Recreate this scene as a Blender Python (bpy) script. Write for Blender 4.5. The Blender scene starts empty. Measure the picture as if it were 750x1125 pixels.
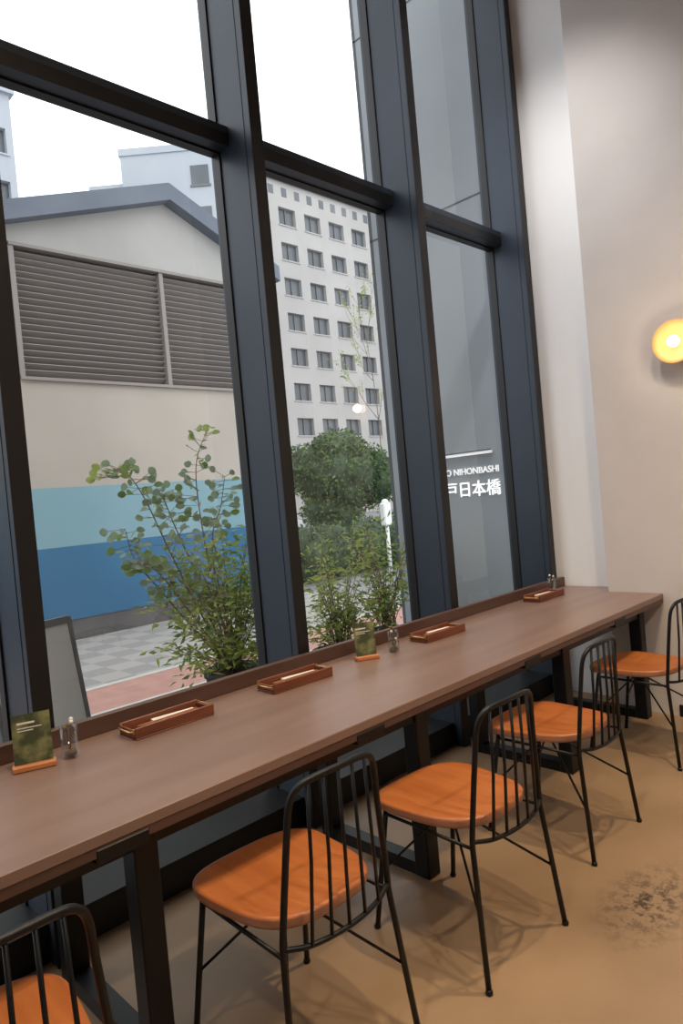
import bpy, bmesh, math, random
from mathutils import Vector, Matrix, noise
random.seed(7)
scene = bpy.context.scene
coll = scene.collection

# ------------------------------------------------------------ materials
def lin(c):
    return tuple(((x/255)/12.92 if x/255 <= 0.04045 else ((x/255+0.055)/1.055)**2.4) for x in c)

def mat(name, rgb, rough=0.6, metal=0.0, rgb2=None, scale=8.0, stretch=(1,1,1), detail=4, bump=0.0,
        emit=None, emit_s=0.0, spec=0.5, trans=0.0, lo=0.35, hi=0.65, rough2=None, translucent=0.0):
    m = bpy.data.materials.new(name); m.use_nodes = True
    nt = m.node_tree; b = nt.nodes["Principled BSDF"]
    c1 = (*lin(rgb), 1); c2 = (*lin(rgb2 if rgb2 else rgb), 1)
    b.inputs["Roughness"].default_value = rough
    b.inputs["Metallic"].default_value = metal
    b.inputs["Specular IOR Level"].default_value = spec
    b.inputs["Transmission Weight"].default_value = trans
    tc = nt.nodes.new("ShaderNodeTexCoord"); mp = nt.nodes.new("ShaderNodeMapping")
    mp.inputs["Scale"].default_value = stretch
    nz = nt.nodes.new("ShaderNodeTexNoise"); nz.inputs["Scale"].default_value = scale; nz.inputs["Detail"].default_value = detail
    cr = nt.nodes.new("ShaderNodeValToRGB")
    cr.color_ramp.elements[0].position = lo; cr.color_ramp.elements[0].color = c1
    cr.color_ramp.elements[1].position = hi; cr.color_ramp.elements[1].color = c2
    nt.links.new(tc.outputs["Object"], mp.inputs["Vector"]); nt.links.new(mp.outputs[0], nz.inputs["Vector"])
    nt.links.new(nz.outputs["Fac"], cr.inputs["Fac"]); nt.links.new(cr.outputs["Color"], b.inputs["Base Color"])
    if rough2 is not None:
        mr = nt.nodes.new("ShaderNodeMapRange"); mr.inputs["To Min"].default_value = rough; mr.inputs["To Max"].default_value = rough2
        nt.links.new(nz.outputs["Fac"], mr.inputs["Value"]); nt.links.new(mr.outputs[0], b.inputs["Roughness"])
    if bump > 0:
        bp = nt.nodes.new("ShaderNodeBump"); bp.inputs["Strength"].default_value = bump; bp.inputs["Distance"].default_value = 0.01
        nt.links.new(nz.outputs["Fac"], bp.inputs["Height"]); nt.links.new(bp.outputs[0], b.inputs["Normal"])
    if emit:
        b.inputs["Emission Color"].default_value = (*lin(emit), 1); b.inputs["Emission Strength"].default_value = emit_s
    if translucent > 0:
        tr = nt.nodes.new("ShaderNodeBsdfTranslucent"); mx = nt.nodes.new("ShaderNodeMixShader"); mx.inputs[0].default_value = translucent
        out = nt.nodes["Material Output"]
        nt.links.new(cr.outputs["Color"], tr.inputs[0]); nt.links.new(b.outputs[0], mx.inputs[1]); nt.links.new(tr.outputs[0], mx.inputs[2]); nt.links.new(mx.outputs[0], out.inputs[0])
    return m

M = {}
M['frame'] = mat("mullion_navy_metal", (45,55,69), 0.42, 0.2, (49,59,73), 3)
M['frame_dark'] = mat("mullion_black_face", (18,17,19), 0.45, 0.1)
M['table'] = mat("table_walnut_laminate", (124,100,89), 0.32, 0, (136,111,99), 5, (0.25,2.5,1), 6, 0.02, spec=0.5)
M['table_edge'] = mat("table_edge_wood", (78,55,47), 0.45, 0, (90,65,56), 5, (0.4,3,3), 6)
M['black'] = mat("black_steel", (14,14,15), 0.42, 0.3)
M['seat'] = mat("seat_oiled_wood", (172,97,50), 0.34, 0, (190,114,62), 6, (5,0.5,1), 6, 0.03)
M['seat_edge'] = mat("seat_plywood_edge", (176,122,96), 0.5, 0, (192,138,108), 10, (1,1,12), 4)
M['tray'] = mat("tray_redwood", (106,58,40), 0.4, 0, (126,72,48), 8, (0.6,4,4), 5)
M['brass'] = mat("brass", (210,175,110), 0.3, 0.9)
M['paper'] = mat("paper_white", (225,222,212), 0.7)
M['card'] = mat("card_photo_green", (66,74,50), 0.35, 0, (160,160,108), 16, (1,1,1), 5, lo=0.42, hi=0.72)
M['card_stand'] = mat("stand_oak", (190,118,72), 0.5, 0, (205,134,84), 8, (1,5,5))
M['leaf'] = mat("leaf_green", (92,122,64), 0.5, 0, (128,156,84), 6, translucent=0.4)
M['leaf2'] = mat("leaf_light_green", (144,162,84), 0.5, 0, (174,188,106), 6, translucent=0.5)
M['leaf3'] = mat("leaf_eucalyptus", (116,140,118), 0.5, 0, (150,170,136), 6, translucent=0.4)
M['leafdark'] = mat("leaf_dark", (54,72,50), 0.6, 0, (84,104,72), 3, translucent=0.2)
M['bark'] = mat("bark", (104,88,70), 0.8, 0, (132,112,90), 10)
M['pot'] = mat("pot_dark", (46,46,48), 0.6)
M['soil'] = mat("soil", (50,38,28), 0.9)
M['white_wall'] = mat("white_plaster", (243,243,244), 0.8, 0, (245,245,246), 3)
M['beige_wall'] = mat("beige_plaster", (209,203,201), 0.85, 0, (214,208,206), 3)
M['ceiling'] = mat("ceiling_paint", (205,202,198), 0.9)
M['grey_ext'] = mat("grey_exterior_panel", (138,144,148), 0.6, 0, (144,150,154), 1.5)
M['joint'] = mat("panel_joint", (84,88,92), 0.8)
M['sign'] = mat("sign_white", (245,245,245), 0.5, emit=(255,255,255), emit_s=0.4)
M['wh_top'] = mat("warehouse_render_upper", (164,162,158), 0.85, 0, (172,170,166), 1.2)
M['wh_mid'] = mat("warehouse_render_beige", (172,164,153), 0.85, 0, (180,172,161), 0.9)
M['wh_lb'] = mat("warehouse_light_blue", (122,158,168), 0.8, 0, (128,164,174), 1)
M['wh_b'] = mat("warehouse_blue", (50,104,140), 0.8, 0, (56,110,146), 1)
M['wh_pl'] = mat("warehouse_plinth", (84,82,82), 0.85, 0, (100,98,96), 3)
M['louver'] = mat("louver_metal", (142,135,130), 0.6, 0.1)
M['louver_in'] = mat("louver_dark", (78,74,72), 0.9)
M['roof'] = mat("roof_blue_grey", (94,102,115), 0.6, 0, (104,112,123), 2)
M['office'] = mat("office_facade", (168,165,162), 0.85, 0, (176,173,170), 0.3)
M['office_win'] = mat("office_glass", (78,84,90), 0.25, 0, (104,109,113), 0.25)
M['office_sill'] = mat("office_window_frame", (110,108,106), 0.6)
M['office2'] = mat("office_pale", (166,172,180), 0.85, 0, (174,180,186), 0.2)
M['asphalt'] = mat("asphalt", (122,122,124), 0.9, 0, (136,136,138), 4)
M['kerb'] = mat("kerb_stone", (180,178,172), 0.85, 0, (195,192,186), 5)
M['red_pave'] = mat("red_paving", (166,126,115), 0.85, 0, (180,138,125), 6)
M['iron'] = mat("manhole_iron", (72,70,70), 0.7, 0, (100,98,96), 40)
M['board'] = mat("sandwich_board_panel", (180,186,192), 0.5)
M['board_frame'] = mat("sandwich_board_frame", (88,92,98), 0.5)
M['carpaint'] = mat("car_paint_silver", (185,190,195), 0.3, 0.2)
M['carglass'] = mat("car_glass", (30,35,40), 0.1)
M['tyre'] = mat("tyre", (20,20,20), 0.9)
M['bulb'] = mat("lamp_bulb", (255,240,215), 0.4, emit=(255,238,205), emit_s=5)
M['spot_lens'] = mat("spotlight_lens", (255,240,215), 0.4, emit=(255,238,205), emit_s=1.5)
M['shade'] = mat("lamp_shade_amber", (205,162,104), 0.5, 0.0, emit=(255,190,90), emit_s=0.12)
M['plastic'] = mat("white_plastic", (235,235,232), 0.4)
M['cotton'] = mat("cotton_boll", (230,225,215), 0.9)

def glass_mat(name, tint, refl, power=5.0, edge=0.8):
    m = bpy.data.materials.new(name); m.use_nodes = True; nt = m.node_tree; nt.nodes.clear()
    o = nt.nodes.new("ShaderNodeOutputMaterial"); mx = nt.nodes.new("ShaderNodeMixShader")
    t = nt.nodes.new("ShaderNodeBsdfTransparent"); g = nt.nodes.new("ShaderNodeBsdfGlossy"); f = nt.nodes.new("ShaderNodeLayerWeight")
    f.inputs[0].default_value = 0.5
    t.inputs[0].default_value = (*tint, 1); g.inputs["Roughness"].default_value = 0.0
    p = nt.nodes.new("ShaderNodeMath"); p.operation='POWER'; p.inputs[1].default_value = power
    q = nt.nodes.new("ShaderNodeMath"); q.operation='MULTIPLY_ADD'; q.inputs[1].default_value = edge; q.inputs[2].default_value = refl
    nt.links.new(f.outputs["Facing"], p.inputs[0]); nt.links.new(p.outputs[0], q.inputs[0]); nt.links.new(q.outputs[0], mx.inputs[0])
    nt.links.new(t.outputs[0], mx.inputs[1]); nt.links.new(g.outputs[0], mx.inputs[2])
    nt.links.new(mx.outputs[0], o.inputs[0]); return m
M['glass'] = glass_mat("window_glass", (0.97,0.98,0.98), 0.06)
M['glass_small'] = glass_mat("tumbler_glass", (0.9,0.92,0.92), 0.06, 3.0, 0.5)

def floor_mat():
    m = mat("floor_polished_concrete", (134,109,83), 0.30, 0, (167,139,108), 1.3, detail=7, rough2=0.5, lo=0.3, hi=0.7)
    nt = m.node_tree; b = nt.nodes["Principled BSDF"]
    base = b.inputs["Base Color"].links[0].from_socket
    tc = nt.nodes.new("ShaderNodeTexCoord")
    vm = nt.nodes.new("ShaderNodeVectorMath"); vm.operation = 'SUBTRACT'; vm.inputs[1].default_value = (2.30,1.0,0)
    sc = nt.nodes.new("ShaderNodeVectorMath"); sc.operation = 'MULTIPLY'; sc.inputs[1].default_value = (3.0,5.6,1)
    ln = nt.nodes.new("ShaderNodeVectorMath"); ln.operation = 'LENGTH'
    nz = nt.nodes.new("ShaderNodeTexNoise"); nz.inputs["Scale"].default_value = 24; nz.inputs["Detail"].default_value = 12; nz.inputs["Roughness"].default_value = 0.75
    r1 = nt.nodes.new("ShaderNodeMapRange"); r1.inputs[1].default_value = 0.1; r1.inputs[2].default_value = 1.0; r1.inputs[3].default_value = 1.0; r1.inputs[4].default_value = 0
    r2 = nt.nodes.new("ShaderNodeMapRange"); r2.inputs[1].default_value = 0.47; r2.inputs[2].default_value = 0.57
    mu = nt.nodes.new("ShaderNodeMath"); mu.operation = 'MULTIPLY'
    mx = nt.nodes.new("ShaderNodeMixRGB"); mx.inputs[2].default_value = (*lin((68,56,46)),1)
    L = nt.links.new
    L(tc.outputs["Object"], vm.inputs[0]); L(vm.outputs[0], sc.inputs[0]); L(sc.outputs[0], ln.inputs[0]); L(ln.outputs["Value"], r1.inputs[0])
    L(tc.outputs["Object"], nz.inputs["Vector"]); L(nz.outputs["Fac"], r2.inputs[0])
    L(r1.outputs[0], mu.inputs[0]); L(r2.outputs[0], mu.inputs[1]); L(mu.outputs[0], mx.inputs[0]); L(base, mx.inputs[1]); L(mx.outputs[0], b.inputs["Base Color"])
    return m
M['floor'] = floor_mat()

def paving_mat():
    m = mat("checker_paving", (150,150,148), 0.85)
    nt = m.node_tree; b = nt.nodes["Principled BSDF"]
    tc = nt.nodes.new("ShaderNodeTexCoord"); mp = nt.nodes.new("ShaderNodeMapping")
    ck = nt.nodes.new("ShaderNodeTexChecker"); ck.inputs["Scale"].default_value = 3.3
    ck.inputs["Color1"].default_value = (*lin((160,157,152)),1); ck.inputs["Color2"].default_value = (*lin((143,140,137)),1)
    mp.inputs["Location"].default_value = (0,0,0.1)
    nt.links.new(tc.outputs["Object"], mp.inputs[0]); nt.links.new(mp.outputs[0], ck.inputs["Vector"]); nt.links.new(ck.outputs[0], b.inputs["Base Color"])
    return m
M['paving'] = paving_mat()

# ------------------------------------------------------------ mesh builder
class MB:
    def __init__(s): s.v=[]; s.f=[]; s.m=[]; s.sm=[]; s.mats=[]
    def mi(s, k):
        if k not in s.mats: s.mats.append(k)
        return s.mats.index(k)
    def add(s, vs, fs, k, smooth=False, T=None):
        o=len(s.v); i=s.mi(k)
        for v in vs:
            v=Vector(v); s.v.append(T@v if T else v)
        for f in fs: s.f.append([o+a for a in f]); s.m.append(i); s.sm.append(smooth)
    def box(s, x0,x1,y0,y1,z0,z1,k,T=None):
        vs=[(x0,y0,z0),(x1,y0,z0),(x1,y1,z0),(x0,y1,z0),(x0,y0,z1),(x1,y0,z1),(x1,y1,z1),(x0,y1,z1)]
        s.add(vs,[(0,3,2,1),(4,5,6,7),(0,1,5,4),(1,2,6,5),(2,3,7,6),(3,0,4,7)],k,False,T)
    def bbox(s,x0,x1,y0,y1,z0,z1,k,b=0.004,T=None):
        vs=[];idx={}
        for sx in (0,1):
            for sy in (0,1):
                for sz in (0,1):
                    X=(x0,x1)[sx];Y=(y0,y1)[sy];Z=(z0,z1)[sz]
                    dx=b*(1-2*sx);dy=b*(1-2*sy);dz=b*(1-2*sz)
                    idx[(sx,sy,sz,'x')]=len(vs);vs.append((X,Y+dy,Z+dz))
                    idx[(sx,sy,sz,'y')]=len(vs);vs.append((X+dx,Y,Z+dz))
                    idx[(sx,sy,sz,'z')]=len(vs);vs.append((X+dx,Y+dy,Z))
        fs=[]
        for a in (0,1):
            fs.append([idx[(a,0,0,'x')],idx[(a,1,0,'x')],idx[(a,1,1,'x')],idx[(a,0,1,'x')]])
            fs.append([idx[(0,a,0,'y')],idx[(1,a,0,'y')],idx[(1,a,1,'y')],idx[(0,a,1,'y')]])
            fs.append([idx[(0,0,a,'z')],idx[(1,0,a,'z')],idx[(1,1,a,'z')],idx[(0,1,a,'z')]])
        for a in (0,1):
            for c in (0,1):
                fs.append([idx[(a,c,0,'x')],idx[(a,c,1,'x')],idx[(a,c,1,'y')],idx[(a,c,0,'y')]])
                fs.append([idx[(a,0,c,'x')],idx[(a,1,c,'x')],idx[(a,1,c,'z')],idx[(a,0,c,'z')]])
                fs.append([idx[(0,a,c,'y')],idx[(1,a,c,'y')],idx[(1,a,c,'z')],idx[(0,a,c,'z')]])
                for d in (0,1): fs.append([idx[(a,c,d,'x')],idx[(a,c,d,'y')],idx[(a,c,d,'z')]])
        s.add(vs,fs,k,False,T)
    def tube(s, pts, r, k, seg=8, closed=False, r_end=None):
        pts=[Vector(p) for p in pts]; n=len(pts); vs=[]; fs=[]
        up=None
        for i,p in enumerate(pts):
            if closed: t=(pts[(i+1)%n]-pts[i-1])
            else: t=pts[min(i+1,n-1)]-pts[max(i-1,0)]
            if t.length<1e-9: t=Vector((0,0,1))
            t.normalize()
            if up is None:
                up=Vector((0,0,1)) if abs(t.z)<0.9 else Vector((1,0,0))
            a=(up-t*up.dot(t))
            if a.length<1e-6: a=t.orthogonal()
            a.normalize(); b=t.cross(a); up=a
            rr=r if r_end is None else r+(r_end-r)*i/(n-1)
            for j in range(seg):
                an=2*math.pi*j/seg; vs.append(p+(a*math.cos(an)+b*math.sin(an))*rr)
        m=n if closed else n-1
        for i in range(m):
            for j in range(seg):
                i2=(i+1)%n
                fs.append((i*seg+j,i*seg+(j+1)%seg,i2*seg+(j+1)%seg,i2*seg+j))
        if not closed:
            fs.append(tuple(range(seg-1,-1,-1))); fs.append(tuple((n-1)*seg+j for j in range(seg)))
        s.add(vs,fs,k,True)
    def lathe(s, prof, k, seg=24, T=None, smooth=True):
        vs=[];fs=[]
        for (r,z) in prof:
            for j in range(seg):
                a=2*math.pi*j/seg; vs.append((r*math.cos(a),r*math.sin(a),z))
        for i in range(len(prof)-1):
            for j in range(seg):
                fs.append((i*seg+j,i*seg+(j+1)%seg,(i+1)*seg+(j+1)%seg,(i+1)*seg+j))
        s.add(vs,fs,k,smooth,T)
    def loops(s, loops, k, smooth=True, T=None, cap=(True,True)):
        n=len(loops[0]); vs=[p for l in loops for p in l]; fs=[]
        for i in range(len(loops)-1):
            for j in range(n): fs.append((i*n+j,i*n+(j+1)%n,(i+1)*n+(j+1)%n,(i+1)*n+j))
        if cap[0]: fs.append(tuple(range(n-1,-1,-1)))
        if cap[1]: fs.append(tuple((len(loops)-1)*n+j for j in range(n)))
        s.add(vs,fs,k,smooth,T)
    def sphere(s,c,r,k,seg=12,rings=8,sc=(1,1,1)):
        prof=[(max(1e-4,r*math.sin(math.pi*i/rings)),-r*math.cos(math.pi*i/rings)) for i in range(rings+1)]
        s.lathe(prof,k,seg,Matrix.Translation(Vector(c))@Matrix.Diagonal((*sc,1)))
    def leaf(s, p, d, n, L, W, k, pts=6):
        d=Vector(d).normalized(); n=Vector(n); n=(n-d*n.dot(d))
        if n.length<1e-4: n=d.orthogonal()
        n.normalize(); w=d.cross(n); p=Vector(p)
        if pts==4: prof=[(0,0),(0.45,0.5),(1,0),(0.45,-0.5)]
        else: prof=[(0,0),(0.2,0.36),(0.55,0.5),(0.88,0.3),(1,0),(0.88,-0.3),(0.55,-0.5),(0.2,-0.36)]
        vs=[p+d*L*a+w*W*b+n*(0.12*L*math.sin(a*3)) for a,b in prof]
        s.add(vs,[tuple(range(len(vs)))],k,False)
    def build(s,name,parent=None,loc=None,rz=0):
        me=bpy.data.meshes.new(name); me.from_pydata([tuple(v) for v in s.v],[],s.f)
        for k in s.mats: me.materials.append(M[k])
        for p,i,sm in zip(me.polygons,s.m,s.sm): p.material_index=i; p.use_smooth=sm
        me.update()
        bm=bmesh.new(); bm.from_mesh(me); bmesh.ops.recalc_face_normals(bm,faces=bm.faces); bm.to_mesh(me); bm.free()
        ob=bpy.data.objects.new(name,me); coll.objects.link(ob)
        if loc: ob.location=loc
        ob.rotation_euler[2]=rz
        if parent: ob.parent=parent
        return ob

def catmull(P, n=6):
    P=[Vector(p) for p in P]; Q=[P[0]*2-P[1]]+P+[P[-1]*2-P[-2]]; out=[]
    for i in range(1,len(Q)-2):
        for k in range(n):
            t=k/n; a,b,c,d=Q[i-1],Q[i],Q[i+1],Q[i+2]
            out.append(0.5*((2*b)+(c-a)*t+(2*a-5*b+4*c-d)*t*t+(3*b-a-3*c+d)*t**3))
    out.append(P[-1]); return out

def rvec():
    return Vector((random.gauss(0,1),random.gauss(0,1),random.gauss(0,1))).normalized()

# ------------------------------------------------------------ room shell
XL,YB,ZC = -3.4,-3.6,5.5
YW,YG = 2.36,2.62
XS,XR = 4.40,4.22
o=MB(); o.box(XL,XS,YB,YG+0.06,-0.12,0,'floor'); o.build("floor")
o=MB(); o.box(XL-0.2,XS+0.3,YB-0.2,YG+0.1,ZC,ZC+0.2,'ceiling'); o.build("ceiling")
o=MB(); o.box(XR,XS+0.2,YB,1.93,0,ZC,'beige_wall'); o.build("wall_right")
o=MB(); o.box(XS,XS+0.2,1.93,YG+0.06,0,ZC,'white_wall'); o.build("wall_right_return")
o=MB(); o.box(XL-0.2,XS+0.2,YB-0.2,YB,0,ZC,'beige_wall'); o.build("wall_back")
o=MB(); o.box(XL-0.2,XL,YB,YG+0.06,0,ZC,'beige_wall'); o.build("wall_left")
o=MB(); o.box(XR-0.012,XR,YB,1.55,0,0.07,'frame_dark'); o.build("baseboard_right")

mx=[2.04+1.163*k for k in (-4,-3,-2,-1,0,1,2)]
TZ0,TZ1=3.15,3.245
o=MB()
for x in mx:
    w=0.062
    o.box(x-w,x,YW+0.006,YG+0.05,0,ZC,'frame')
    o.box(x-w-0.002,x+0.002,YW,YW+0.006,0,ZC,'frame_dark')
    o.box(x-w-0.008,x+0.008,YG-0.02,YG+0.03,0,ZC,'frame_dark')
    o.box(x-w-0.002,x-w,YW+0.045,YW+0.048,0,ZC,'frame_dark')
prev=XL
for x in mx:
    a,b=prev,x-0.062
    o.box(a,b,YG-0.086,YG+0.04,TZ0,TZ1,'frame')
    o.box(a,b,YG-0.09,YG-0.086,TZ0,TZ0+0.06,'frame_dark')
    o.box(a,b,YG-0.02,YG+0.03,TZ0-0.008,TZ1+0.008,'frame_dark')
    o.box(a,b,YW+0.06,YG+0.04,0.0,0.13,'frame_dark')
    o.box(a,b,YW+0.06,YG+0.04,5.36,ZC,'frame')
    prev=x
o.box(mx[-1],XS,YW+0.02,YG+0.05,0,ZC,'frame_dark')
win=o.build("window_1")
g=MB(); prev=XL
for x in mx:
    a,b=prev,x-0.070
    for z0,z1 in ((0.13,TZ0-0.008),(TZ1+0.008,5.36)):
        g.add([(a+0.008,YG,z0),(b,YG,z0),(b,YG,z1),(a+0.008,YG,z1)],[(0,1,2,3)],'glass')
    prev=x
g.build("window_glass_panes",parent=win)

# ------------------------------------------------------------ table
TF,TB,TZ=1.594,2.345,0.74
o=MB()
o.bbox(-2.6,XR-0.004,TF,TB,TZ-0.032,TZ,'table',0.003)
o.box(XR-0.004,XS-0.004,1.94,TB,TZ-0.032,TZ-0.0005,'table')
o.box(-2.6,XR-0.006,TF+0.002,TF+0.022,TZ-0.056,TZ-0.0322,'table_edge')
o.bbox(-2.6,XS-0.006,TB-0.03,TB,TZ,TZ+0.062,'table_edge',0.003)
for x in (-1.6,-0.33,0.83,1.99,3.15,4.1):
    o.bbox(x-0.035,x+0.035,TF+0.09,TF+0.16,0,TZ-0.033,'black')
    o.bbox(x-0.035,x+0.035,TB-0.13,TB-0.06,0,TZ-0.033,'black')
    o.box(x-0.03,x+0.03,TF+0.16,TB-0.13,0.0,0.05,'black')
    o.box(x-0.03,x+0.03,TF+0.16,TB-0.13,TZ-0.09,TZ-0.033,'black')
o.box(-2.5,4.15,TF+0.10,TF+0.14,TZ-0.13,TZ-0.034,'black')
o.box(-2.5,4.15,TB-0.12,TB-0.08,TZ-0.13,TZ-0.034,'black')
for x in (-0.25,0.73,1.62,2.68,3.6):
    o.bbox(x-0.07,x+0.07,TF-0.001,TF+0.06,TZ-0.075,TZ-0.036,'black')
o.build("counter_table")

# ------------------------------------------------------------ chairs
def seat_outline(n=48,s=1.0):
    out=[]
    for j in range(n):
        a=2*math.pi*j/n; c,sn=math.cos(a),math.sin(a); e=0.62
        x=math.copysign(abs(c)**e,c); y=math.copysign(abs(sn)**e,sn)
        hw=0.203+0.026*y
        out.append((x*hw*s, (y*0.228)*s+0.008))
    return out
def make_chair():
    o=MB(); zt=0.462
    def L(s,z): return [(x,y,z+(0.012*max(0,-y/0.2)**2)-0.010*max(0,(y-0.12)/0.1)) for x,y in seat_outline(48,s)]
    o.loops([L(0.90,zt-0.034),L(0.985,zt-0.030),L(1.0,zt-0.022),L(1.0,zt-0.006)],'seat_edge',True,cap=(True,False))
    o.loops([L(1.0,zt-0.006),L(0.99,zt),L(0.95,zt),L(0.8,zt-0.004),L(0.5,zt-0.010),L(0.2,zt-0.012)],'seat',True,cap=(False,True))
    R=0.0088
    yb=-0.215
    hoop=[(-0.212,-0.255,0.0),(-0.182,yb,0.41),(-0.178,yb-0.003,0.47),(-0.154,-0.231,0.68),(-0.143,-0.240,0.768),(-0.122,-0.250,0.803),
          (-0.085,-0.257,0.815),(0,-0.263,0.818),(0.085,-0.257,0.815),(0.122,-0.250,0.803),(0.143,-0.240,0.768),(0.154,-0.231,0.68),(0.178,yb-0.003,0.47),(0.182,yb,0.41),(0.212,-0.255,0)]
    o.tube([Vector(hoop[0])]+catmull(hoop[1:-1],5)+[Vector(hoop[-1])],R,'black')
    rail=catmull([(-0.182,yb,0.425),(-0.11,-0.242,0.415),(0,-0.254,0.412),(0.11,-0.242,0.415),(0.182,yb,0.425)],5)
    o.tube(rail,0.007,'black')
    for i,x in enumerate((-0.096,-0.048,0.0,0.048,0.096)):
        ybb=-0.254+0.035*(abs(x)/0.182)**2; yt=-0.262+0.7*x*x; zt2=0.816-(0.5*x*x)
        o.tube([(x*1.2,ybb,0.414),(x*1.07,(ybb+yt)/2-0.004,0.62),(x,yt,zt2)],0.005,'black',6)
    for s in (-1,1):
        o.tube([(s*0.175,0.15,0.432),(s*0.205,0.215,0.0)],R,'black')
        o.tube([(s*0.178,0.155,0.405),(s*0.182,yb,0.405)],0.006,'black',6)
        o.sphere((s*0.205,0.215,0.006),0.012,'black',8,6); o.sphere((s*0.212,-0.255,0.006),0.012,'black',8,6)
        o.tube([(s*0.197,-0.235,0.20),(0,0.02,0.40),(0,0.02,0.42)],0.0045,'black',6)
        o.tube([(s*0.192,0.185,0.20),(0,0.02,0.40)],0.0045,'black',6)
    o.tube([(-0.175,0.15,0.42),(0.175,0.15,0.42)],0.006,'black',6)
    return o
ch=make_chair().build("dining_chair",loc=(1.145,1.51,0),rz=-0.03)
for i,(x,y,r) in enumerate([(0.345,1.47,-0.03),(1.82,1.43,-0.05),(2.62,1.50,0.0),(3.66,1.53,-0.05)]):
    c=bpy.data.objects.new("dining_chair.%03d"%(i+1),ch.data); coll.objects.link(c); c.location=(x,y,0); c.rotation_euler[2]=r

# ------------------------------------------------------------ table items
def tray(x,y,r,nm):
    o=MB(); L,W,H=0.155,0.058,0.040
    o.bbox(-L,L,-W,W,0,0.006,'tray',0.002)
    o.bbox(-L,L,-W,-W+0.008,0.006,H,'tray',0.002); o.bbox(-L,L,W-0.008,W,0.006,H,'tray',0.002)
    o.bbox(-L,-L+0.008,-W+0.008,W-0.008,0.006,H*0.8,'tray',0.002); o.bbox(L-0.008,L,-W+0.008,W-0.008,0.006,H*0.8,'tray',0.002)
    for sx in (-1,1):
        o.tube([(sx*(L+0.002),-0.045,0.028),(sx*(L+0.012),-0.04,0.028),(sx*(L+0.012),0.04,0.028),(sx*(L+0.002),0.045,0.028)],0.003,'brass',6)
        for sy in (-1,1): o.box(sx*L-0.003,sx*L+0.003,sy*0.045-0.007,sy*0.045+0.007,0.020,0.036,'brass')
    T=Matrix.Rotation(0.1,4,'Z')
    o.box(-0.11,0.03,-0.03,0.02,0.008,0.018,'paper',T); o.box(-0.05,0.11,-0.01,0.035,0.019,0.026,'paper',Matrix.Rotation(-0.12,4,'Z'))
    for k in range(4): o.tube([(-0.12,-0.035+0.01*k,0.030),(0.12,-0.02+0.008*k,0.026)],0.002,'card_stand' if k%2 else 'tray',6)
    o.build(nm,loc=(x,y,TZ+0.0005),rz=r)
tray(1.205,2.185,0.0,"cutlery_tray"); tray(1.79,2.17,-0.03,"cutlery_tray.001"); tray(2.74,2.16,-0.02,"cutlery_tray.002"); tray(3.89,2.2,0,"cutlery_tray.003")

def cardstand(x,y,r,nm,s=1):
    o=MB(); o.bbox(-0.062*s,0.062*s,-0.02,0.02,0,0.018,'card_stand',0.003)
    T=Matrix.Translation((0,0.0,0.012))@Matrix.Rotation(-0.16,4,'X')
    o.box(-0.055*s,0.055*s,-0.001,0.001,0,0.155,'card',T)
    for i,(w,z,h) in enumerate([(0.05,0.125,0.006),(0.07,0.112,0.003),(0.045,0.104,0.003)]):
        o.box(-0.04,-0.04+w,-0.0018,-0.0011,z,z+h,'paper',T)
    o.build(nm,loc=(x,y,TZ+0.0005),rz=r)
cardstand(0.745,2.19,-0.35,"menu_card_stand"); cardstand(2.22,2.17,-0.45,"menu_card_stand.001",0.9)

def vase(x,y,nm,s=1):
    o=MB(); r=0.027
    o.lathe([(0.001,0.002),(r,0.002),(r,0.10),(r-0.002,0.10),(r-0.0025,0.008),(0.001,0.008)],'glass_small',20)
    random.seed(int(x*100))
    for i in range(5):
        a=random.uniform(0,6.28); t=Vector((0.02*math.cos(a),0.02*math.sin(a),random.uniform(0.06,0.12)))
        o.tube([(0.006*math.cos(a+3),0.006*math.sin(a+3),0.012),t*0.6,t],0.0013,'bark',5)
        o.sphere(t,0.007,'cotton' if i%2 else 'bark',8,6); o.leaf(t*0.9,(math.cos(a),math.sin(a),0.3),(0,0,1),0.02,0.01,'bark')
    o.lathe([(0.001,0.01),(0.02,0.01),(0.018,0.022),(0.001,0.026)],'bark',12)
    o.build(nm,loc=(x,y,TZ+0.0005))
vase(0.855,2.185,"glass_bud_vase"); vase(2.385,2.15,"glass_bud_vase.001"); vase(4.09,2.25,"glass_bud_vase.002")

# ------------------------------------------------------------ wall sconce, switch
o=MB()
T=Matrix.Rotation(-math.pi/2,4,'Y')
o.lathe([(0.001,0.0),(0.045,0.0),(0.045,0.02),(0.02,0.024),(0.012,0.03),(0.012,0.06),(0.001,0.06)],'brass',24,T)
o.lathe([(0.02,0.05),(0.06,0.052),(0.10,0.060),(0.122,0.072),(0.124,0.070),(0.102,0.057),(0.06,0.048),(0.02,0.046)],'shade',40,T)
o.sphere((-0.085,0,0.0),0.034,'bulb',20,12)
o.tube([(-0.045,0,0),(-0.065,0,0)],0.014,'brass',12)
sc=o.build("wall_sconce_lamp",loc=(XR,1.395,2.205))
o=MB(); o.bbox(-0.008,0,-0.035,0.035,-0.06,0.06,'plastic',0.002); o.box(-0.011,-0.008,-0.012,0.012,-0.025,0.025,'plastic')
o.build("wall_switch",loc=(XR,1.345,1.50))

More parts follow.
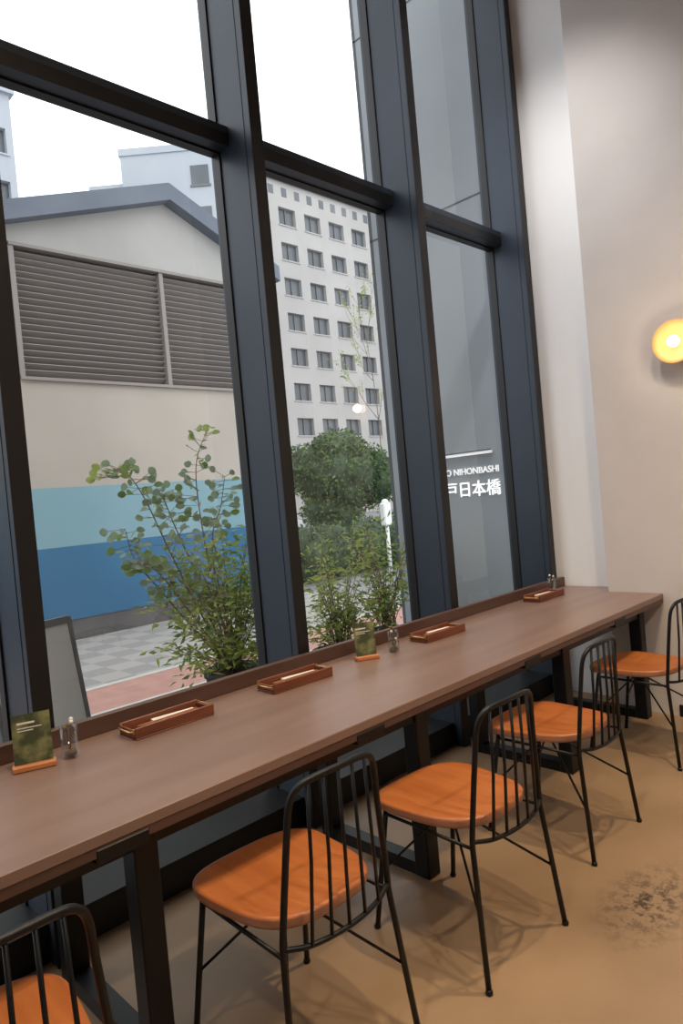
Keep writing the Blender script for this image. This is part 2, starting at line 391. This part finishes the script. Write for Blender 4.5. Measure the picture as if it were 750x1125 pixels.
# ------------------------------------------------------------ exterior: grey building return with sign
o=MB(); o.box(4.62,5.4,2.73,4.02,0,9,'grey_ext')
for z in (3.72,5.47,7.2):
    o.box(4.616,4.6205,2.73,4.02,z,z+0.012,'joint')
o.box(4.616,4.6205,3.99,4.02,0,9,'joint')
ext=o.build("grey_exterior_wall")
def text(s,size,loc,nm,off):
    cu=bpy.data.curves.new(nm,'FONT'); cu.body=s; cu.size=size; cu.extrude=0.004; cu.align_x='RIGHT'; cu.offset=off
    ob=bpy.data.objects.new(nm,cu); coll.objects.link(ob); cu.materials.append(M['sign'])
    ob.matrix_world=Matrix(((0,0,-1,loc[0]),(-1,0,0,loc[1]),(0,1,0,loc[2]),(0,0,0,1)))
    return ob
e=bpy.data.objects.new("wall_sign_lettering",None); coll.objects.link(e)
t1=text("EDO NIHONBASHI",0.072,(4.61,2.895,1.585),"letters_latin",0.0006); t2=text("江戸日本橋",0.135,(4.61,2.895,1.415),"letters_kanji",0.0)
t3=text("江戸日本橋",0.135,(4.61,2.892,1.4165),"letters_kanji_bold",0.0)
for t in (t1,t2,t3):
    t.parent=e
o=MB(); o.box(4.57,4.615,2.95,3.5,1.735,1.755,'sign'); o.box(4.56,4.60,2.95,3.5,1.755,1.765,'joint')
o.tube([(4.62,3.1,1.75),(4.60,3.1,1.75)],0.01,'joint',8); o.build("sign_light_bar")

# ------------------------------------------------------------ exterior: warehouse
WY=8.6
o=MB(); x0,x1=-3.0,7.22; pk=5.44
o.box(x0,x1,WY+0.01,WY+6,0,0.26,'wh_pl'); o.box(x0,x1,WY,WY+6,0.26,1.19,'wh_b'); o.box(x0,x1,WY,WY+6,1.19,1.94,'wh_lb')
o.box(x0,x1,WY,WY+6,1.94,3.30,'wh_mid'); o.box(x0,x1,WY+0.16,WY+6,3.30,4.96,'louver_in')
o.box(x0,3.2,WY,WY+0.16,3.30,4.96,'wh_top'); o.box(7.1,x1,WY,WY+0.16,3.30,4.96,'wh_top')
zr=6.2-0.44*(x1-pk)
zl2=5.05
poly=[(x0,4.96),(x1,4.96),(x1,zr),(pk,6.2),(pk-(6.2-zl2)/0.335,zl2),(x0,4.97)]
n=len(poly)
o.add([(x,WY,z) for x,z in poly]+[(x,WY+6,z) for x,z in poly],[tuple(range(n)),tuple(range(2*n-1,n-1,-1))]+[(i,(i+1)%n,n+(i+1)%n,n+i) for i in range(n)],'wh_top')
def roofseg(a,b):
    (xa,za),(xb,zb)=a,b; t=0.24
    vs=[(xa,WY-0.2,za),(xb,WY-0.2,zb),(xb,WY-0.2,zb-t),(xa,WY-0.2,za-t)]
    vs+=[(x,WY+6.2,z) for x,_,z in vs]
    o.add(vs,[(0,1,2,3),(7,6,5,4),(0,4,5,1),(1,5,6,2),(2,6,7,3),(3,7,4,0)],'roof')
roofseg((1.9,6.18-0.345*(pk-1.9)),(pk,6.18)); roofseg((pk,6.18),(x1+0.15,6.18-0.44*(x1+0.15-pk)))
for a,b in ((3.26,5.24),(5.30,7.10)):
    nz_=19
    for i in range(nz_):
        z=3.36+i*(1.54/nz_)
        T=Matrix.Translation(((a+b)/2,WY+0.06,z+0.03))@Matrix.Rotation(-0.6,4,'X')
        o.box(-(b-a)/2,(b-a)/2,-0.045,0.045,-0.006,0.006,'louver',T)
for x in (3.23,5.27,7.10): o.box(x-0.03,x+0.03,WY-0.03,WY+0.12,3.30,4.96,'louver')
o.box(3.2,7.13,WY-0.05,WY+0.12,4.92,4.96,'louver'); o.box(3.2,7.13,WY-0.05,WY+0.12,3.28,3.32,'louver')
o.build("warehouse_building")

# ------------------------------------------------------------ exterior: office buildings
def office(X0,X1,Y,Z1,bx,bz,xp,zp,ww,wh,wallk,depth=12,ztop_win=None,zmin=1.0):
    o=MB(); o.box(X0,X1,Y+0.5,Y+depth,0,Z1,wallk)
    o.box(X0+0.05,X1-0.05,Y+0.35,Y+0.49,0,Z1-1.0,'office_win')
    xs=[]; x=xp
    while x-bx>X0+0.5: x-=bx
    while x<X1-0.5: xs.append(x); x+=bx
    edges=[X0]+[v for x in xs for v in (x-ww/2,x+ww/2)]+[X1]
    for i in range(0,len(edges),2):
        o.box(edges[i],edges[i+1],Y,Y+0.35,0,Z1,wallk)
    zs=[]; z=zp
    while z-bz>zmin: z-=bz
    while z<(ztop_win or Z1-1): zs.append(z); z+=bz
    ed=[0]+[v for z in zs for v in (z-wh/2,z+wh/2)]+[Z1]
    for i in range(0,len(ed),2): o.box(X0+0.01,X1-0.01,Y+0.004,Y+0.34,ed[i],ed[i+1],wallk)
    for z in zs:
        for x in xs:
            o.box(x-0.04,x+0.04,Y+0.25,Y+0.34,z-wh/2,z+wh/2,'office_sill')
            o.box(x-ww/2-0.1,x+ww/2+0.1,Y-0.08,Y+0.1,z-wh/2-0.10,z-wh/2,wallk)
    o.box(X0-0.2,X1+0.2,Y-0.3,Y+depth,Z1,Z1+0.7,wallk)
    return o
o=office(33.5,80,45,29.6,3.05,3.09,40.95,17.4,1.95,1.55,'office',ztop_win=27.5)
for k in range(30):
    x=34.5+k*1.5; o.box(x,x+0.6,44.99,45.02,28.4,29.2,'office_win')
o.build("office_building")
T=Matrix.Translation((25.35,45.2,0))@Matrix.Rotation(-0.778,4,'Z')
o=MB(); o.box(0,8.2,0,4,0,27.6,'office2',T); o.box(-0.1,8.3,-0.1,4,27.6,28.1,'office2',T); o.box(-2.6,0,0.5,4,0,25.9,'office2',T)
for k in range(5):
    for x in (5.0,):
        o.box(x,x+1.3,-0.05,0.02,25.1-3*k,26.5-3*k,'office_win',T); o.box(x-0.1,x+1.4,-0.09,0.01,24.95-3*k,25.1-3*k,'office_sill',T)
o.build("office_building.001")
o=office(2,16.2,41,26.8,2.6,3.1,15,24,1.6,1.5,'office2'); o.build("apartment_building")

# ------------------------------------------------------------ ground
o=MB(); o.box(-60,140,YG+0.06,160,-0.25,-0.02,'asphalt'); o.build("ground_asphalt")
o=MB(); o.box(-8,4.6,YG+0.07,5.05,-0.0195,0,'asphalt'); o.box(-8,4.6,5.05,5.15,-0.0195,0.002,'kerb')
o.box(-8,7.4,5.15,5.9,-0.0195,0.0,'red_pave'); o.box(-8,7.4,5.9,5.98,-0.0195,0.002,'kerb'); o.box(-8,7.4,5.98,WY,-0.0195,0.0,'paving')
o.box(4.6,7.4,4.02,5.15,-0.0195,0,'paving')
o.build("sidewalk_paving")
o=MB(); o.lathe([(0.001,0.012),(0.27,0.012),(0.30,0.001)],'iron',32); o.build("manhole_cover",loc=(2.25,4.7,0.003))

# ------------------------------------------------------------ A-frame board
o=MB(); H=0.95
for s in (-1,1):
    T=Matrix.Translation((0,0,H))@Matrix.Rotation(s*0.15,4,'X')@Matrix.Translation((0,0,-H))
    o.box(-0.24,0.24,-0.008,0.008,0.16,H-0.04,'board',T)
    for x in (-0.255,0.255): o.bbox(x-0.014,x+0.014,-0.014,0.014,0.0,H,'board_frame',0.003,T)
    o.box(-0.255,0.255,-0.012,0.012,H-0.04,H,'board_frame',T); o.box(-0.255,0.255,-0.012,0.012,0.13,0.16,'board_frame',T)
o.tube([(-0.255,-0.09,0.35),(-0.255,0.09,0.35)],0.006,'black',6); o.tube([(0.255,-0.09,0.35),(0.255,0.09,0.35)],0.006,'black',6)
o.build("sandwich_board",loc=(1.32,3.78,0.012),rz=0.3)

# ------------------------------------------------------------ plants
def pot(o,r,h):
    o.lathe([(0.001,0.0),(r*0.72,0.0),(r,h),(r*1.04,h),(r*1.04,h-0.03),(r*0.95,h-0.03),(r*0.92,h-0.05)],'pot',28)
    o.lathe([(0.001,h-0.045),(r*0.94,h-0.05)],'soil',24)
random.seed(11)
P0=Vector((2.42,3.5,0.002)); o=MB(); pot(o,0.19,0.5)
stems=[[(0,0,0.45),(-0.1,-0.02,0.9),(-0.18,-0.05,1.4),(-0.2,-0.08,1.75),(-0.10,-0.1,1.98)],
       [(0,0,0.45),(-0.2,0,0.85),(-0.4,-0.05,1.25),(-0.56,-0.08,1.6),(-0.68,-0.1,1.74),(-0.76,-0.1,1.70)],
       [(0,0,0.45),(-0.25,0.05,0.8),(-0.45,0.02,1.05),(-0.60,0,1.25),(-0.64,0,1.42)],
       [(0,0,0.45),(-0.1,0.05,0.9),(-0.28,0.05,1.35),(-0.38,0.0,1.55),(-0.43,0.0,1.62)],
       [(0,0,0.45),(-0.05,0.05,0.9),(-0.05,0.05,1.3),(0.0,0.0,1.5),(0.05,0,1.68)],
       [(0,0,0.45),(-0.28,-0.05,0.85),(-0.46,-0.08,1.1),(-0.58,-0.1,1.22),(-0.64,-0.1,1.2)]]
for si,st in enumerate(stems):
    pts=catmull(st,7); o.tube(pts,0.006,'bark',6,r_end=0.002)
    for i,p in enumerate(pts):
        if p.z<0.95: continue
        for q in range(3):
            d=rvec(); d.z=abs(d.z)*0.4-0.15; d.normalize(); pp=p+d*random.uniform(0.02,0.09)
            o.tube([p,pp],0.0015,'bark',4)
            o.leaf(pp,d,rvec()*0.7+Vector((-0.4,-0.8,0.4)),random.uniform(0.04,0.062),random.uniform(0.038,0.054),'leaf2' if (i>len(pts)-5 and si in (0,1)) else random.choice(['leaf3','leaf3','leaf3','leaf']))
for i in range(85):
    a=random.uniform(0,6.28); rr=0.46*math.sqrt(random.random()); zt=random.uniform(0.7,1.5)-rr*0.35
    top=Vector((rr*math.cos(a)-0.08,rr*math.sin(a)*0.6,zt))
    pts=catmull([(random.uniform(-.05,.05),random.uniform(-.05,.05),0.45),(top.x*0.45,top.y*0.45,0.45+(zt-0.45)*0.6),top],5)
    o.tube(pts,0.003,'bark',5,r_end=0.0012)
    for p in pts[5:]:
        for q in range(4):
            d=rvec(); d.z=d.z*0.5; d.normalize(); pp=p+d*random.uniform(0.0,0.09)
            o.leaf(pp,d,rvec()+Vector((0,-0.4,0.8)),random.uniform(0.045,0.075),random.uniform(0.016,0.026),random.choice(['leaf','leaf2','leaf2']),4)
o.build("potted_eucalyptus_plant",loc=P0)

def shrub(nm,x,y,R,z0,z1,n,seed,mats,lw=0.35,ls=0.07):
    random.seed(seed); o=MB(); pot(o,0.2,0.42)
    for i in range(n):
        a=random.uniform(0,6.28); rr=R*math.sqrt(random.random()); zt=random.uniform(z0,z1)-rr*0.3
        top=Vector((rr*math.cos(a),rr*math.sin(a)*0.6,zt))
        pts=catmull([(random.uniform(-.06,.06),random.uniform(-.06,.06),0.38),(top.x*0.5,top.y*0.5,0.4+(zt-0.4)*0.6),top],5)
        o.tube(pts,0.004,'bark',5,r_end=0.0015)
        for p in pts[4:]:
            for q in range(3):
                d=rvec(); d.z=d.z*0.5; d.normalize(); pp=p+d*random.uniform(0.0,0.08)
                l=random.uniform(0.6,1)*ls; o.leaf(pp,d,rvec()+Vector((0,-0.3,1)),l,l*lw,random.choice(mats),4)
    o.build(nm,loc=(x,y,0.002 if x<4.6 else 0))
shrub("potted_nandina_shrub",3.32,3.5,0.36,0.6,1.28,42,3,['leaf','leaf2','leaf2'],0.35,0.075)
shrub("potted_nandina_shrub.001",3.95,3.6,0.34,0.6,1.32,42,5,['leaf2','leaf2','leaf'],0.35,0.075)

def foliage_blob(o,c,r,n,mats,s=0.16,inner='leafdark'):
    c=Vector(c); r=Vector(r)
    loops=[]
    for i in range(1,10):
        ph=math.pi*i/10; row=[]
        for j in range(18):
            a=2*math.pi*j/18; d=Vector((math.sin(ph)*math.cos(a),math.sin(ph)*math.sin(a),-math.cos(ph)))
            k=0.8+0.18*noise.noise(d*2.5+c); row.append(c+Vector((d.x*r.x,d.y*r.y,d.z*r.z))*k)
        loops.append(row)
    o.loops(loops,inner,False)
    for i in range(n):
        d=rvec(); k=0.82+0.2*noise.noise(d*2.5+c)+random.uniform(-0.06,0.12)
        p=c+Vector((d.x*r.x,d.y*r.y,d.z*r.z))*k
        dd=(rvec()+d*0.6).normalized(); l=random.uniform(0.6,1.1)*s
        o.leaf(p,dd,d+rvec()*0.7,l,l*0.55,random.choice(mats),4)
random.seed(21)
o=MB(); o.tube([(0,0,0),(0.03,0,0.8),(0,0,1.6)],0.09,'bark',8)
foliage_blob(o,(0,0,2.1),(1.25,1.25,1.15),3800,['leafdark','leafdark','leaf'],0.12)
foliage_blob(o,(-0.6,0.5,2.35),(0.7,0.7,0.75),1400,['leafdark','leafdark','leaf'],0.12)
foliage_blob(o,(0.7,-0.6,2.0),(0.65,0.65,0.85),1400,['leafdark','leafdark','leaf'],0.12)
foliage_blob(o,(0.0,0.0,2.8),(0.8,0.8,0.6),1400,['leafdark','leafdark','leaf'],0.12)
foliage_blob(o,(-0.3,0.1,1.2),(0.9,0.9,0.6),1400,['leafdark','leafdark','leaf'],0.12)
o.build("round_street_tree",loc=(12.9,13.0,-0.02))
random.seed(22)
o=MB()
for i in range(6): foliage_blob(o,(i*0.8,0.1*math.sin(i*2),0.52),(0.62,0.5,0.62),1000,['leafdark','leafdark','leaf'],0.09)
o.build("clipped_hedge",loc=(8.4,9.6,-0.02))

def tree(nm,x,y,h,seed,nl):
    random.seed(seed); o=MB(); tips=[]
    def br(p,d,L,r,lev):
        pts=[p]; q=p.copy(); dd=d.copy()
        for i in range(5):
            dd=(dd+rvec()*0.16+Vector((0,0,0.05))).normalized(); q=q+dd*L/5; pts.append(q.copy())
            if lev<3 and i>0 and (lev>0 or i>1):
                for k in range(2 if lev<2 else 1):
                    nd=(dd+rvec()*0.7).normalized(); br(q.copy(),nd,L*random.uniform(0.22,0.36),r*0.5,lev+1)
        o.tube(pts,r,'bark',5,r_end=r*0.4)
        if lev>=2: tips.extend(pts)
    br(Vector((0,0,0)),Vector((0.02,0,1)),h,0.022,0)
    for i in range(nl):
        p=random.choice(tips); o.leaf(p+rvec()*0.06,rvec(),rvec(),random.uniform(0.05,0.1),0.04,random.choice(['leaf2','leaf2','leaf']),4)
    o.build(nm,loc=(x,y,-0.02))
tree("young_street_tree",15.6,13.7,6.4,9,520)

o=MB(); o.tube([(0,0,0),(0,0,1.0)],0.035,'plastic',12); o.bbox(-0.10,0.10,-0.06,0.06,0.95,1.36,'plastic',0.02); o.sphere((0,0,1.36),0.07,'plastic',12,8)
o.build("street_utility_box",loc=(9.2,8.2,-0.02))

# car
o=MB()
prof=[(-2.1,0.35),(-2.15,0.75),(-1.5,0.92),(-0.9,1.42),(0.7,1.45),(1.5,0.98),(2.1,0.9),(2.15,0.4)]
def carloop(y,s,zz=1.0): return [(x*s,y,0.3+(z-0.3)*zz) for x,z in prof]
o.loops([carloop(-0.85,0.97,0.96),carloop(-0.78,1.0),carloop(0.78,1.0),carloop(0.85,0.97,0.96)],'carpaint',False)
for s in (-1,1):
    o.add([(-1.35,s*0.856,0.95),(-0.85,s*0.856,1.34),(0.62,s*0.856,1.36),(1.3,s*0.856,0.97)],[(0,1,2,3)],'carglass')
    for x in (-1.35,1.35):
        T=Matrix.Translation((x,s*0.78,0.32))@Matrix.Rotation(math.pi/2,4,'X')
        o.lathe([(0.001,-0.1),(0.32,-0.1),(0.32,0.1),(0.001,0.1)],'tyre',20,T); o.lathe([(0.001,-0.115),(0.18,-0.115),(0.2,0.115),(0.001,0.115)],'louver',16,T)
o.add([(-1.46,-0.7,0.97),(-1.46,0.7,0.97),(-0.96,0.66,1.39),(-0.96,-0.66,1.39)],[(0,1,2,3)],'carglass')
o.build("parked_car",loc=(12.8,17.5,-0.02),rz=0.1)

# ------------------------------------------------------------ ceiling lamps (modelled fixtures; the wall washer is an added fill) and lights
def spot(x,y,tgt,e,i,col=(1,0.80,0.56),size=2.3):
    o=MB(); o.lathe([(0.001,0.0),(0.03,0.0),(0.045,-0.02),(0.05,-0.12),(0.044,-0.12),(0.03,-0.05),(0.001,-0.05)],'black',20)
    o.lathe([(0.001,-0.06),(0.035,-0.06)],'spot_lens',16); o.tube([(0,0,0),(0,0,0.7)],0.008,'black',6)
    z=4.8; ob=o.build("ceiling_spotlight" if i==0 else "ceiling_spotlight.%03d"%i,loc=(x,y,z))
    l=bpy.data.lights.new("spot_light",'SPOT'); l.energy=e; l.color=col; l.spot_size=size; l.spot_blend=1.0; l.shadow_soft_size=0.07
    lo=bpy.data.objects.new("spot_light",l); coll.objects.link(lo); lo.location=(x,y,z-0.14)
    lo.rotation_euler=(Vector(tgt)-Vector((x,y,z-0.14))).to_track_quat('-Z','Y').to_euler()
    lo.parent=ob; lo.matrix_parent_inverse=Matrix.Translation(ob.location).inverted()
spot(1.0,0.9,(1.2,1.0,0),220,0,(1,0.79,0.55),1.9); spot(2.7,0.6,(2.6,0.7,0),300,1,(1,0.76,0.50),1.8)
spot(1.2,-1.5,(1.2,-1.2,0),190,2,(1,0.88,0.74)); spot(2.1,-1.6,(3.2,-0.4,0),200,3,(1,0.84,0.66),1.9)
spot(2.9,1.7,(4.4,2.35,2.4),150,4,(1,0.97,0.94),1.5)  # added wall washer, an invented lamp that brightens the white return wall
spot(-1.2,0.4,(-1.0,0.8,0),140,5,(1,0.88,0.74))
l=bpy.data.lights.new("sconce_light",'POINT'); l.energy=1.7; l.color=(1,0.79,0.52); l.shadow_soft_size=0.035
lo=bpy.data.objects.new("sconce_light",l); coll.objects.link(lo); lo.location=(XR-0.14,1.395,2.205); lo.parent=sc; lo.matrix_parent_inverse=Matrix.Translation(sc.location).inverted()

w=bpy.data.worlds.new("overcast_sky"); scene.world=w; w.use_nodes=True; nt=w.node_tree
bg=nt.nodes["Background"]; bg.inputs[1].default_value=2.2
tc=nt.nodes.new("ShaderNodeTexCoord"); sp=nt.nodes.new("ShaderNodeSeparateXYZ"); cr=nt.nodes.new("ShaderNodeValToRGB")
cr.color_ramp.elements[0].position=0.0; cr.color_ramp.elements[0].color=(0.88,0.92,0.96,1); cr.color_ramp.elements[1].position=0.6; cr.color_ramp.elements[1].color=(0.98,1.0,1.03,1)
nt.links.new(tc.outputs["Generated"],sp.inputs[0]); nt.links.new(sp.outputs[2],cr.inputs[0]); nt.links.new(cr.outputs[0],bg.inputs[0])

# ------------------------------------------------------------ camera
cam=bpy.data.cameras.new("camera"); co=bpy.data.objects.new("camera",cam); coll.objects.link(co)
cam.sensor_fit='VERTICAL'; cam.sensor_height=36; cam.lens=24.0; cam.clip_end=500
al=math.radians(45.4); pt=math.radians(-1.1); ro=math.radians(5.15)
f=Vector((math.cos(al)*math.cos(pt),math.sin(al)*math.cos(pt),math.sin(pt)))
r0=f.cross(Vector((0,0,1))).normalized(); u0=r0.cross(f)
r=r0*math.cos(ro)-u0*math.sin(ro); u=r0*math.sin(ro)+u0*math.cos(ro)
co.matrix_world=Matrix(((r.x,u.x,-f.x,0),(r.y,u.y,-f.y,0),(r.z,u.z,-f.z,1.48),(0,0,0,1)))
scene.camera=co
scene.view_settings.view_transform='Standard'
scene.view_settings.look='None'
scene.view_settings.exposure=0.0
